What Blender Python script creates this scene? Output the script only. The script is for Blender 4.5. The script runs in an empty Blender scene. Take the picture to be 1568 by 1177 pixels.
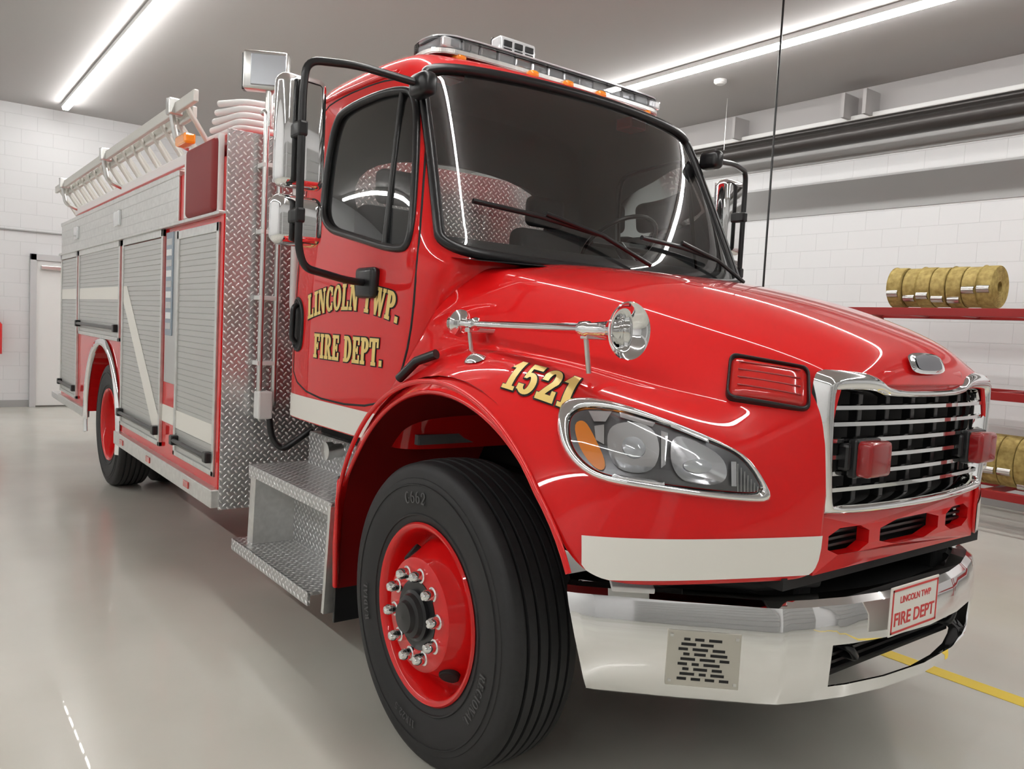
import bpy,bmesh,math,random
from mathutils import Vector,Matrix
from mathutils.bvhtree import BVHTree
random.seed(3)
S=bpy.context.scene
S.view_settings.view_transform='Standard'
COL=bpy.context.collection
# ------------------------------------------------------------ materials
def nmat(name):
    m=bpy.data.materials.new(name);m.use_nodes=True
    return m,m.node_tree.nodes["Principled BSDF"],m.node_tree
def mat(name,base,rough=.5,metal=0.,coat=0.,emit=None,es=0.,spec=None,trans=0.):
    m,b,nt=nmat(name)
    b.inputs["Base Color"].default_value=(*base,1)
    b.inputs["Roughness"].default_value=rough
    b.inputs["Metallic"].default_value=metal
    b.inputs["Coat Weight"].default_value=coat
    b.inputs["Coat Roughness"].default_value=.015
    b.inputs["Transmission Weight"].default_value=trans
    if spec is not None:b.inputs["Specular IOR Level"].default_value=spec
    if emit:
        b.inputs["Emission Color"].default_value=(*emit,1);b.inputs["Emission Strength"].default_value=es
    return m
def mth(nt,op,a,b=None,c=None):
    n=nt.nodes.new("ShaderNodeMath");n.operation=op
    for i,v in enumerate((a,b,c)):
        if v is None: continue
        if isinstance(v,(int,float)): n.inputs[i].default_value=v
        else: nt.links.new(v,n.inputs[i])
    return n.outputs[0]
def noise_col(m,c1,c2,scale,rough=None,bump=0.,detail=4,coord="Object",stretch=None,lo=.3,hi=.7):
    nt=m.node_tree;b=nt.nodes["Principled BSDF"]
    tc=nt.nodes.new("ShaderNodeTexCoord");n=nt.nodes.new("ShaderNodeTexNoise")
    n.inputs["Scale"].default_value=scale;n.inputs["Detail"].default_value=detail
    src=tc.outputs[coord]
    if stretch:
        mp=nt.nodes.new("ShaderNodeMapping");mp.inputs["Scale"].default_value=stretch
        nt.links.new(src,mp.inputs[0]);src=mp.outputs[0]
    nt.links.new(src,n.inputs["Vector"])
    r=nt.nodes.new("ShaderNodeValToRGB");r.color_ramp.elements[0].color=(*c1,1);r.color_ramp.elements[1].color=(*c2,1)
    r.color_ramp.elements[0].position=lo;r.color_ramp.elements[1].position=hi
    nt.links.new(n.outputs["Fac"],r.inputs[0]);nt.links.new(r.outputs[0],b.inputs["Base Color"])
    if rough:
        mr=nt.nodes.new("ShaderNodeMapRange");mr.inputs[3].default_value=rough[0];mr.inputs[4].default_value=rough[1]
        nt.links.new(n.outputs["Fac"],mr.inputs[0]);nt.links.new(mr.outputs[0],b.inputs["Roughness"])
    if bump:
        bp=nt.nodes.new("ShaderNodeBump");bp.inputs["Strength"].default_value=bump;bp.inputs["Distance"].default_value=.01
        nt.links.new(n.outputs["Fac"],bp.inputs["Height"]);nt.links.new(bp.outputs[0],b.inputs["Normal"])
    return m
RED=mat("red_paint",(.66,.005,.006),.5,0,1.0,spec=.1)
DRED=mat("dark_red_vinyl",(.22,.01,.012),.55)
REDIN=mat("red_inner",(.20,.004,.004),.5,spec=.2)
CHROME=mat("chrome",(.88,.88,.88),.04,1)
STEEL=mat("satin_steel",(.66,.66,.64),.28,1)
ALU=noise_col(mat("brushed_aluminium",(.6,.6,.6),.35,.8),(.66,.66,.64),(.78,.78,.76),30,(.28,.42))
SLAT=mat("satin_slat_aluminium",(.56,.56,.545),.40,.5)
RUB=noise_col(mat("tyre_rubber",(.02,.02,.02),.6),(.011,.011,.012),(.019,.019,.02),60,(.5,.7))
BLK=mat("black_plastic",(.010,.010,.011),.3)
BLKM=mat("black_matte",(.008,.008,.008),.7)
INT=mat("interior_grey",(.17,.17,.175),.7)
SEAT=mat("seat_fabric",(.055,.055,.06),.85)
WHT=mat("white_reflective_tape",(.80,.78,.72),.35)
GOLD=mat("gold_leaf",(.85,.62,.20),.35,.1)
AMB=mat("amber_lens",(.9,.28,.02),.15,0,1,emit=(.9,.3,.02),es=.15)
RLENS=mat("red_lens",(.55,.012,.01),.12,0,1)
DLENS=mat("dark_red_lens",(.28,.008,.010),.2,0,.5)
CLR=mat("clear_lens_plastic",(.80,.82,.84),.12,.3,1)
LTS=mat("reflector_bright",(.92,.92,.94),.12,.75)
YEL=mat("yellow_floor_paint",(.85,.62,.05),.35)
HOSE=noise_col(mat("yellow_hose_jacket",(.6,.45,.1),.8),(.28,.20,.055),(.52,.40,.14),22,bump=.4)
RACKR=mat("rack_red_paint",(.30,.012,.012),.4)
WHP=mat("white_paint",(.80,.80,.79),.5)
PIPE=mat("black_pipe",(.04,.036,.034),.35,.4)
TEX=mat("hose_white_canvas",(.6,.58,.52),.85)
BLUE=mat("gauge_panel",(.30,.36,.42),.3,.5)
def diamond(name,cell,hi,lo,dist):
    m,b,nt=nmat(name)
    tc=nt.nodes.new("ShaderNodeTexCoord");mp=nt.nodes.new("ShaderNodeMapping")
    nt.links.new(tc.outputs["UV"],mp.inputs[0]);mp.inputs["Rotation"].default_value=(0,0,math.pi/4);c=1/cell;mp.inputs["Scale"].default_value=(c,c,c)
    sp=nt.nodes.new("ShaderNodeSeparateXYZ");nt.links.new(mp.outputs[0],sp.inputs[0])
    x,y=sp.outputs[0],sp.outputs[1]
    fx=mth(nt,'SUBTRACT',mth(nt,'FRACT',x),.5);fy=mth(nt,'SUBTRACT',mth(nt,'FRACT',y),.5)
    par=mth(nt,'PINGPONG',mth(nt,'ADD',mth(nt,'FLOOR',x),mth(nt,'FLOOR',y)),1.0)
    ip=mth(nt,'SUBTRACT',1.0,par)
    u=mth(nt,'ADD',mth(nt,'MULTIPLY',fx,par),mth(nt,'MULTIPLY',fy,ip))
    v=mth(nt,'ADD',mth(nt,'MULTIPLY',fy,par),mth(nt,'MULTIPLY',fx,ip))
    e=mth(nt,'ADD',mth(nt,'POWER',mth(nt,'ABSOLUTE',mth(nt,'MULTIPLY',u,2.1)),2.0),mth(nt,'POWER',mth(nt,'ABSOLUTE',mth(nt,'MULTIPLY',v,5.0)),2.0))
    k=nt.nodes.new("ShaderNodeClamp");nt.links.new(mth(nt,'SUBTRACT',1.0,e),k.inputs[0])
    bp=nt.nodes.new("ShaderNodeBump");bp.inputs["Strength"].default_value=1;bp.inputs["Distance"].default_value=dist
    nt.links.new(k.outputs[0],bp.inputs["Height"]);nt.links.new(bp.outputs[0],b.inputs["Normal"])
    r=nt.nodes.new("ShaderNodeValToRGB");r.color_ramp.elements[0].color=(lo,lo,lo,1);r.color_ramp.elements[1].color=(hi,hi,hi,1);r.color_ramp.elements[1].position=.5
    nt.links.new(k.outputs[0],r.inputs[0]);nt.links.new(r.outputs[0],b.inputs["Base Color"])
    b.inputs["Metallic"].default_value=.75;b.inputs["Roughness"].default_value=.28
    return m
DIA=diamond("diamond_plate",.028,1.0,.56,.005)
DIAS=diamond("diamond_tread_plate",.030,1.0,.54,.006)
def glass(name,tint,base,k):
    m=bpy.data.materials.new(name);m.use_nodes=True;nt=m.node_tree;nt.nodes.clear()
    o=nt.nodes.new("ShaderNodeOutputMaterial");t=nt.nodes.new("ShaderNodeBsdfTransparent");g=nt.nodes.new("ShaderNodeBsdfGlossy")
    t.inputs[0].default_value=(*tint,1);g.inputs["Roughness"].default_value=.01
    f=nt.nodes.new("ShaderNodeFresnel");f.inputs[0].default_value=1.5
    a=mth(nt,'MULTIPLY_ADD',f.outputs[0],k,base)
    mx=nt.nodes.new("ShaderNodeMixShader");nt.links.new(a,mx.inputs[0]);nt.links.new(t.outputs[0],mx.inputs[1]);nt.links.new(g.outputs[0],mx.inputs[2]);nt.links.new(mx.outputs[0],o.inputs[0])
    return m
GLASS=glass("tinted_glass",(.88,.91,.90),.06,1.6)
LENS=glass("clear_glass",(.95,.96,.97),.02,1.0)
# ------------------------------------------------------------ mesh helpers
def uvbox(me):
    uv=me.uv_layers.new(name="UVMap") if not me.uv_layers else me.uv_layers[0]
    for p in me.polygons:
        n=p.normal;a=max(range(3),key=lambda i:abs(n[i]))
        for li in p.loop_indices:
            c=me.vertices[me.loops[li].vertex_index].co
            uv.data[li].uv=(c.y,c.z) if a==0 else ((c.x,c.z) if a==1 else (c.x,c.y))
class G:
    def __init__(s,name,loc=(0,0,0)):
        s.e=bpy.data.objects.new(name,None);s.e.location=loc;COL.objects.link(s.e);s.e.empty_display_size=.2
        s.inv=Matrix.Translation(-Vector(loc))
    def add(s,ob):
        ob.parent=s.e;ob.matrix_parent_inverse=s.inv;return ob
T=G("fire_truck")
def fin(name,me,m,g,smooth=False,auto=None):
    uvbox(me)
    for mm in (m if isinstance(m,(list,tuple)) else [m]): me.materials.append(mm)
    if smooth:
        for p in me.polygons:p.use_smooth=True
    ob=bpy.data.objects.new(name,me);COL.objects.link(ob)
    if g: g.add(ob)
    return ob
def mk(name,V,F,m,g=T,smooth=False):
    me=bpy.data.meshes.new(name);me.from_pydata([tuple(v) for v in V],[],F);me.validate();me.update()
    return fin(name,me,m,g,smooth)
def bmfix(me):
    bm=bmesh.new();bm.from_mesh(me);bmesh.ops.recalc_face_normals(bm,faces=bm.faces);bm.to_mesh(me);bm.free()
def box(name,x0,x1,y0,y1,z0,z1,m,g=T,bev=.004,seg=2,rot=None):
    bm=bmesh.new();bmesh.ops.create_cube(bm,size=1)
    c=Vector(((x0+x1)/2,(y0+y1)/2,(z0+z1)/2));s=(abs(x1-x0),abs(y1-y0),abs(z1-z0))
    for v in bm.verts: v.co=Vector((v.co.x*s[0],v.co.y*s[1],v.co.z*s[2]))
    bev=min(bev,min(s)*.45)
    if bev>0: bmesh.ops.bevel(bm,geom=bm.edges[:],offset=bev,segments=seg,affect='EDGES',profile=.5)
    M=Matrix.Translation(c)
    if rot is not None: M=M@rot
    bm.transform(M)
    me=bpy.data.meshes.new(name);bm.to_mesh(me);bm.free()
    return fin(name,me,m,g,bev>.012)
def tube(name,pts,r,m,g=T,cyc=False,smooth=True,res=3,kind='POLY'):
    c=bpy.data.curves.new(name,'CURVE');c.dimensions='3D';c.bevel_depth=r;c.bevel_resolution=res;c.use_fill_caps=True
    sp=c.splines.new('POLY');sp.points.add(len(pts)-1)
    for i,p in enumerate(pts): sp.points[i].co=(*p,1)
    sp.use_cyclic_u=cyc;c.materials.append(m)
    ob=bpy.data.objects.new(name,c);COL.objects.link(ob)
    dg=bpy.context.evaluated_depsgraph_get();me=bpy.data.meshes.new_from_object(ob.evaluated_get(dg))
    bpy.data.objects.remove(ob);me.name=name
    if smooth:
        for p in me.polygons:p.use_smooth=True
    if not me.materials: me.materials.append(m)
    ob=bpy.data.objects.new(name,me);COL.objects.link(ob)
    if g:g.add(ob)
    return ob
def fillet(pts,r=.06,n=6):
    P=[Vector(p) for p in pts];o=[P[0]]
    for i in range(1,len(P)-1):
        a,b,c=P[i-1],P[i],P[i+1];d1=(a-b);d2=(c-b);rr=min(r,d1.length*.48,d2.length*.48)
        s=b+d1.normalized()*rr;e=b+d2.normalized()*rr
        for k in range(n+1):
            t=k/n;o.append(s*(1-t)**2+b*2*t*(1-t)+e*t*t)
    o.append(P[-1]);return o
def lathe(name,prof,ax,c,m,g=T,seg=48,smooth=True,rot=None):
    V=[];F=[];n=len(prof)
    for i in range(seg):
        a=2*math.pi*i/seg
        for (h,r) in prof:
            u,v=r*math.cos(a),r*math.sin(a)
            p=Vector({'x':(h,u,v),'y':(u,h,v),'z':(u,v,h)}[ax])
            if rot is not None:p=rot@p
            V.append(p+Vector(c))
    for i in range(seg):
        j=(i+1)%seg
        for k in range(n-1): F.append((i*n+k,i*n+k+1,j*n+k+1,j*n+k))
    ob=mk(name,V,F,m,g,smooth);bmfix(ob.data)
    if smooth:
        for p in ob.data.polygons:p.use_smooth=True
    sharp(ob);return ob
def sharp(ob,ang=35):
    try: ob.data.set_sharp_from_angle(angle=math.radians(ang))
    except Exception: pass
def chaikin(P,n=2,closed=True):
    P=[Vector(p) for p in P]
    for _ in range(n):
        Q=[]
        m=len(P)
        for i in range(m if closed else m-1):
            a,b=P[i],P[(i+1)%m];Q+= [a*.75+b*.25,a*.25+b*.75]
        if not closed: Q=[P[0]]+Q+[P[-1]]
        P=Q
    return P
def rquad(P,r,n=5,dens=4):
    P=[Vector(p) for p in P];o=[];m=len(P)
    for i in range(m):
        a,b,c=P[i-1],P[i],P[(i+1)%m];s=b+(a-b).normalized()*r;e=b+(c-b).normalized()*r
        for k in range(n+1):
            t=k/n;o.append(s*(1-t)**2+b*2*t*(1-t)+e*t*t)
        e2=c+(b-c).normalized()*r
        for k in range(1,dens): o.append(e.lerp(e2,k/dens))
    return o
def prism(name,out,ax,a0,a1,m,g=T,bev=0):
    f={'x':lambda p,h:(h,p[0],p[1]),'y':lambda p,h:(p[0],h,p[1]),'z':lambda p,h:(p[0],p[1],h)}[ax]
    n=len(out);V=[f(p,a0) for p in out]+[f(p,a1) for p in out]
    F=[tuple(range(n)),tuple(range(2*n-1,n-1,-1))]+[(i,(i+1)%n,n+(i+1)%n,n+i) for i in range(n)]
    me=bpy.data.meshes.new(name);me.from_pydata(V,[],F);me.update();bmfix(me)
    if bev:
        bm=bmesh.new();bm.from_mesh(me);bmesh.ops.bevel(bm,geom=bm.edges[:],offset=bev,segments=2,affect='EDGES');bm.to_mesh(me);bm.free()
    return fin(name,me,m,g)
def bake(ob):
    bpy.context.view_layer.update()
    dg=bpy.context.evaluated_depsgraph_get();me=bpy.data.meshes.new_from_object(ob.evaluated_get(dg))
    ob.modifiers.clear();ob.data=me;return ob
def cut(ob,cutters,op='DIFFERENCE',transfer=False):
    for c in cutters:
        md=ob.modifiers.new("b",'BOOLEAN');md.operation=op;md.solver='EXACT';md.object=c
        if transfer: md.material_mode='TRANSFER'
    bake(ob)
    for c in cutters: bpy.data.objects.remove(c)
def mirror(ob,name=None):
    me=ob.data.copy()
    for v in me.vertices: v.co.y*=-1
    me.flip_normals()
    o=bpy.data.objects.new((name or ob.name)+"_far",me);COL.objects.link(o);T.add(o);return o
def bvh(ob):
    dg=bpy.context.evaluated_depsgraph_get();e=ob.evaluated_get(dg);me=e.to_mesh()
    t=BVHTree.FromPolygons([v.co.copy() for v in me.vertices],[tuple(p.vertices) for p in me.polygons]);e.to_mesh_clear();return t
class Proj:
    def __init__(s,tree,O,h,v,d): s.t=tree;s.O=Vector(O);s.h=Vector(h).normalized();s.v=Vector(v).normalized();s.d=Vector(d).normalized()
    def __call__(s,a,b,off=0.):
        o=s.O+s.h*a+s.v*b-s.d*1.5
        loc,nor,i,dist=s.t.ray_cast(o,s.d)
        if loc is None:
            loc,nor,i,dist=s.t.find_nearest(s.O+s.h*a+s.v*b)
        if nor.dot(s.d)>0: nor=-nor
        return loc+nor*off
def decal(name,out,P,m,g=T,off=lambda s:.004,rings=8):
    cx=sum(p[0] for p in out)/len(out);cy=sum(p[1] for p in out)/len(out);n=len(out);V=[];F=[]
    for k in range(rings):
        s=1-k/rings
        for p in out: V.append(P(cx+(p[0]-cx)*s,cy+(p[1]-cy)*s,off(s)))
    V.append(P(cx,cy,off(0)))
    for k in range(rings-1):
        for i in range(n): F.append((k*n+i,k*n+(i+1)%n,(k+1)*n+(i+1)%n,(k+1)*n+i))
    for i in range(n): F.append(((rings-1)*n+i,(rings-1)*n+(i+1)%n,rings*n))
    ob=mk(name,V,F,m,g,True);bmfix(ob.data);return ob
def ring(name,o1,o2,P,m,g=T,h=.012,base=-.01,steps=6):
    n=len(o1);V=[];F=[]
    for k in range(steps+1):
        t=k/steps;hh=base+(h-base)*math.sin(math.pi*min(max(t,0.0),1.0))**.5 if 0<t<1 else base
        for a,b in zip(o1,o2): V.append(P(a[0]*(1-t)+b[0]*t,a[1]*(1-t)+b[1]*t,hh))
    for k in range(steps):
        for i in range(n):F.append((k*n+i,k*n+(i+1)%n,(k+1)*n+(i+1)%n,(k+1)*n+i))
    ob=mk(name,V,F,m,g,True);bmfix(ob.data);return ob
def griddecal(name,a0,a1,b0,b1,P,m,na=20,nb=3,off=.004,g=T,fb=None):
    V=[];F=[]
    for i in range(na+1):
        for j in range(nb+1):
            a=a0+(a1-a0)*i/na;b=b0+(b1-b0)*j/nb
            if fb:b+=fb(a)
            V.append(P(a,b,off))
    for i in range(na):
        for j in range(nb):
            q=i*(nb+1)+j;F.append((q,q+1,q+nb+2,q+nb+1))
    ob=mk(name,V,F,m,g,True);bmfix(ob.data);return ob
def text(name,body,size,loc,rot,m,off=0.,ext=.002,g=T,align='CENTER'):
    c=bpy.data.curves.new(name,'FONT');c.body=body;c.size=size;c.offset=off;c.extrude=ext;c.align_x=align
    c.materials.append(m);ob=bpy.data.objects.new(name,c);COL.objects.link(ob);ob.location=loc;ob.rotation_euler=rot
    bpy.context.view_layer.update()
    dg=bpy.context.evaluated_depsgraph_get();me=bpy.data.meshes.new_from_object(ob.evaluated_get(dg));me.transform(ob.matrix_world)
    bpy.data.objects.remove(ob);ob=bpy.data.objects.new(name,me);COL.objects.link(ob)
    if g:g.add(ob)
    return ob
def R_(x0,x1,y0,y1): return [(x0,y0),(x1,y0),(x1,y1),(x0,y1)]
def arc(cx,cy,rx,ry,a0,a1,tx,ty,n=14):
    o=[]
    for k in range(n):
        p=math.radians(a0+(a1-a0)*k/n);q=math.radians(a0+(a1-a0)*(k+1)/n)
        o.append([(cx+rx*math.cos(p),cy+ry*math.sin(p)),(cx+rx*math.cos(q),cy+ry*math.sin(q)),(cx+(rx-tx)*math.cos(q),cy+(ry-ty)*math.sin(q)),(cx+(rx-tx)*math.cos(p),cy+(ry-ty)*math.sin(p))])
    return o
def stem(x,w=.2,top=True,bot=True,s=.07):
    o=[R_(x,x+w,0,1)]
    if bot:o.append(R_(x-s,x+w+s,0,.075))
    if top:o.append(R_(x-s,x+w+s,.925,1))
    return o
def glyph(c):
    if c=='L': return stem(.1)+[R_(.1,.68,0,.08),R_(.60,.68,0,.30)],.74
    if c=='I': return stem(.1),.42
    if c=='N': return [R_(.09,.17,0,1),R_(.64,.72,0,1),[(.09,1),(.30,1),(.72,0),(.55,0)],R_(.0,.26,0,.075),R_(.0,.25,.925,1),R_(.55,.81,.925,1)],.84
    if c=='C': return arc(.40,.5,.38,.5,50,310,.21,.09,18)+[R_(.60,.68,.66,.95),R_(.60,.68,.05,.30)],.74
    if c=='O': return arc(.40,.5,.38,.5,0,360,.20,.08,24),.82
    if c=='T': return stem(.28,.2,False,True)+[R_(.02,.74,.92,1),R_(.02,.10,.70,1),R_(.66,.74,.70,1)],.78
    if c=='W': return [[(.05,1),(.25,1),(.40,0),(.30,0)],[(.30,0),(.40,0),(.60,1),(.52,1)],[(.46,1),(.66,1),(.80,0),(.70,0)],[(.70,0),(.80,0),(1.02,1),(.94,1)],R_(0,.30,.925,1),R_(.42,.70,.925,1),R_(.86,1.08,.925,1)],1.1
    if c=='P': return stem(.1)+arc(.34,.73,.34,.27,-90,90,.20,.07,12)+[R_(.2,.36,.93,1),R_(.2,.36,.46,.53)],.72
    if c=='R': return stem(.1)+arc(.34,.73,.32,.27,-90,90,.19,.07,12)+[R_(.2,.36,.93,1),R_(.2,.36,.46,.53),[(.34,.5),(.52,.5),(.74,0),(.54,0)],R_(.52,.80,0,.075)],.82
    if c=='E': return stem(.1)+[R_(.1,.66,0,.08),R_(.1,.64,.92,1),R_(.2,.5,.46,.54),R_(.58,.66,0,.27),R_(.56,.64,.74,1),R_(.44,.51,.38,.62)],.72
    if c=='F': return stem(.1)+[R_(.1,.64,.92,1),R_(.2,.5,.46,.54),R_(.56,.64,.74,1),R_(.44,.51,.38,.62)],.70
    if c=='D': return stem(.1)+arc(.32,.5,.42,.5,-90,90,.21,.08,16)+[R_(.2,.34,.92,1),R_(.2,.34,0,.08)],.80
    if c=='G': return arc(.40,.5,.38,.5,50,330,.21,.09,18)+[R_(.60,.70,.10,.45),R_(.48,.76,.40,.47)],.80
    if c=='6': return arc(.34,.31,.32,.31,0,360,.18,.08,20)+arc(.42,.5,.40,.5,100,190,.18,.08,10),.74
    if c=='A': return [[(.0,0),(.12,0),(.42,1),(.34,1)],[(.54,0),(.78,0),(.46,1),(.34,1)],R_(.18,.6,.28,.36)],.80
    if c=='.': return [R_(.06,.22,0,.17)],.3
    if c=='1': return [R_(.18,.38,0,1),R_(.05,.51,0,.08),[(.18,1),(.24,1),(.18,.76),(.03,.76)]],.56
    if c=='5': return [R_(.12,.60,.87,1),R_(.12,.19,.50,.98),]+arc(.31,.33,.33,.34,-140,125,.19,.09,20)+[R_(.02,.20,.10,.24)],.72
    if c=='2': return arc(.33,.70,.31,.30,-30,165,.19,.09,16)+[[(.46,.62),(.62,.58),(.24,.12),(.04,.06)],R_(.04,.66,0,.15),R_(.57,.66,0,.30),R_(.03,.2,.62,.78)],.74
    return [],.35
def grow(q,d):
    n=len(q);A=sum(q[i][0]*q[(i+1)%n][1]-q[(i+1)%n][0]*q[i][1] for i in range(n))
    if A<0:q=q[::-1]
    if d==0:return q
    o=[]
    for i in range(n):
        a,b,c=Vector(q[i-1]),Vector(q[i]),Vector(q[(i+1)%n]);e1=(b-a);e2=(c-b)
        if e1.length<1e-6 or e2.length<1e-6:o.append(tuple(b));continue
        e1.normalize();e2.normalize();n1=Vector((e1.y,-e1.x));n2=Vector((e2.y,-e2.x));m=n1+n2
        if m.length<.3:o.append(tuple(b+n1*d));continue
        m.normalize();o.append(tuple(b+m*(d/max(m.dot(n1),.5))))
    return o
def lettering(name,body,h,wscale,fn,m,d,g=T,track=.06):
    gl=[glyph(c) for c in body];tot=sum(w+track for _,w in gl)*wscale*h;x=-tot/2;V=[];F=[]
    def sub(q):
        if len(q)!=4:return [q]
        A,B,C,D=[Vector(p) for p in q];nu=max(1,int(max((B-A).length,(C-D).length)/.016));nv=max(1,int(max((C-B).length,(D-A).length)/.016));o=[]
        for i in range(nu):
            for j in range(nv):
                f=lambda s,t:(A.lerp(B,s)).lerp(D.lerp(C,s),t)
                o.append([f(i/nu,j/nv),f((i+1)/nu,j/nv),f((i+1)/nu,(j+1)/nv),f(i/nu,(j+1)/nv)])
        return o
    for (qs,w) in gl:
        for q in qs:
            q=grow([(p[0]*wscale*h,p[1]*h) for p in q],d)
            for qq in sub(q):
                b=len(V)
                for p in qq: V.append(fn(x+p[0],p[1],x+w*wscale*h/2))
                F.append(tuple(range(b,b+len(qq))))
        x+=(w+track)*wscale*h
    return mk(name,V,F,m,g)
# ------------------------------------------------------------ camera
r0=Vector((.60445,.79503,.05067));r1=Vector((-.08527,.00132,.99636));r0.normalize();r1=(r1-r0*r1.dot(r0)).normalized();r2=r0.cross(r1)
cam=bpy.data.cameras.new("camera");co=bpy.data.objects.new("camera",cam);COL.objects.link(co)
M=Matrix((r0,r1,r2)).transposed().to_4x4();M.translation=(2.291,-2.609,1.501);co.matrix_world=M
cam.sensor_width=36;cam.lens=28.29;cam.clip_start=.05;S.camera=co
# ------------------------------------------------------------ room
XB,XF,YL,YR,ZC=-11.4,7.5,-7.5,6.0,4.35
def block():
    m,b,nt=nmat("painted_block_wall")
    tc=nt.nodes.new("ShaderNodeTexCoord");br=nt.nodes.new("ShaderNodeTexBrick")
    nt.links.new(tc.outputs["UV"],br.inputs["Vector"])
    br.inputs["Scale"].default_value=1;br.inputs["Brick Width"].default_value=.4;br.inputs["Row Height"].default_value=.2
    br.inputs["Mortar Size"].default_value=.004;br.inputs["Mortar Smooth"].default_value=.6
    br.inputs["Color1"].default_value=(.72,.725,.735,1);br.inputs["Color2"].default_value=(.705,.71,.72,1);br.inputs["Mortar"].default_value=(.61,.615,.625,1)
    nt.links.new(br.outputs["Color"],b.inputs["Base Color"])
    bp=nt.nodes.new("ShaderNodeBump");bp.inputs["Strength"].default_value=.4;bp.inputs["Distance"].default_value=.005;bp.invert=True
    nt.links.new(br.outputs["Fac"],bp.inputs["Height"]);nt.links.new(bp.outputs[0],b.inputs["Normal"]);b.inputs["Roughness"].default_value=.5
    return m
BLOCK=block()
FLOOR=noise_col(mat("epoxy_floor",(.5,.5,.46),.2,0,.2),(.54,.53,.47),(.60,.59,.53),.9,(.15,.26),detail=5,lo=.35,hi=.65)
CEIL=mat("ceiling_paint",(.44,.425,.42),.7)
GREYB=mat("grey_wall_paint",(.36,.36,.355),.6)
box("floor",XB,XF,YL,YR,-.1,0,FLOOR,None,0)
box("ceiling",XB,XF,YL,YR,ZC,ZC+.1,CEIL,None,0)
box("wall_back",XB-.2,XB,YL,YR,0,ZC,BLOCK,None,0)
box("wall_right",XB,XF,YR,YR+.2,0,ZC,BLOCK,None,0)
box("wall_left",XB,XF,YL-.2,YL,0,ZC,BLOCK,None,0)
box("wall_front",XF,XF+.2,YL,YR,0,ZC,BLOCK,None,0)
box("trim_1",XB,XF,YR-.012,YR-.001,3.02,3.38,GREYB,None,0)
box("trim_2",XB,XF,YR-.25,YR-.001,3.98,4.03,WHP,None,.01)
box("trim_3",XB,XF,YR-.12,YR-.001,4.03,ZC-.002,CEIL,None,0)
box("trim_4",XB,XF,YR-.012,YR-.001,3.62,3.98,GREYB,None,0)
box("baseboard_right",XB,XF,YR-.015,YR-.001,0.001,.1,GREYB,None,0)
box("baseboard_back",XB+.001,XB+.015,YL,YR,0.001,.1,GREYB,None,0)
box("floor_line",-9,6.5,1.22,1.32,.0005,.002,YEL,None,0)
for i,(a,b) in enumerate([(-6.6,-2.9),(-2.0,1.7),(2.4,5.6)]):
    d=G("garage_door" if i==0 else "garage_door.%03d"%i,(XF,(a+b)/2,0))
    for k in range(7): box("panel_%d"%k,XF-.06,XF-.005,a,b,.02+k*.5,.50+k*.5,GREYB,d,.01)
d=G("door_1",(XB,-.6,0))
box("leaf",XB+.01,XB+.05,-1.0,-.1,.02,2.15,WHP,d,.004)
DF=mat("door_frame_paint",(.55,.55,.56),.5)
box("frame_l",XB+.005,XB+.08,-1.08,-1.0,.0,2.24,DF,d,.004);box("frame_r",XB+.005,XB+.08,-.1,-.02,0,2.24,DF,d,.004);box("frame_t",XB+.005,XB+.08,-1.08,-.02,2.15,2.24,DF,d,.004)
box("closer",XB+.05,XB+.12,-.95,-.65,2.02,2.08,STEEL,d,.01)
tube("wall_conduit",[(XB+.02,YL,2.56),(XB+.02,-.2,2.56)],.012,GREYB,None)
e=G("fire_extinguisher",(XB+.15,-1.55,1.0))
lathe("cylinder",[(0,0.001),(0,.075),(.42,.075),(.47,.04),(.5,.03),(.5,.001)],'z',(XB+.13,-1.50,.78),RED,e,24);box("valve",XB+.09,XB+.17,-1.54,-1.46,1.28,1.34,BLK,e,.01)
EM=mat("led_tube",(1,1,1),.5,emit=(1,.99,.965),es=47)
for i,(y,x0,x1) in enumerate([(-.72,-10.9,6.5),(4.0,-10.9,6.5),(-5.4,-10.9,6.5)]):
    L=G("strip_light" if i==0 else "strip_light.%03d"%i,((x0+x1)/2,y,ZC))
    box("housing",x0,x1,y-.05,y+.05,ZC-.05,ZC-.002,WHP,L,.003);box("diffuser",x0+.02,x1-.02,y-.04,y+.04,ZC-.085,ZC-.05,EM,L,.01)
dt=G("smoke_detector",(-3.63,4.6,ZC));lathe("body",[(0,.001),(-.0,.07),(-.03,.07),(-.05,.045),(-.05,.001)],'z',(-3.63,4.6,ZC),WHP,dt,24)
dt=G("smoke_detector.001",(-1.0,2.1,ZC));lathe("body",[(0,.001),(-.0,.07),(-.03,.07),(-.05,.045),(-.05,.001)],'z',(-1.55,1.45,ZC),WHP,dt,24)
tube("hanging_cable",[(-1.93,3.27,ZC),(-1.93,3.27,.9)],.009,BLK,None)
hp=G("heater_pipe",(0,5.2,3.65))
tube("tube",[(-4.25,5.2,3.66),(6.5,5.2,3.66)],.085,PIPE,hp);tube("tube_cap",[(-4.32,5.2,3.66),(-4.2,5.2,3.66)],.06,WHP,hp)
tube("upper_tube",[(-5.6,5.45,3.85),(6.5,5.45,3.85)],.035,PIPE,hp)
for x in (-4,-.2,3.5,6): tube("hanger_wire",[(x,5.2,3.7),(x,5.2,ZC)],.004,STEEL,hp)
for i,x in enumerate((-2.75,-2.5,-4.2,2.0)): box("bracket",x-.02,x+.02,5.6,5.98,3.99,4.25,CEIL,hp,0)
R=G("hose_rack",(-.5,4.9,0))
for y in (4.65,5.35):
    for x in (-2.0,.3,2.6): box("post",x-.03,x+.03,y-.03,y+.03,0,1.87,RACKR,R,.004)
    for z in (.33,1.15,1.84): box("rail",-2.2,2.8,y-.025,y+.025,z-.035,z+.035,RACKR,R,.004)
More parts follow.
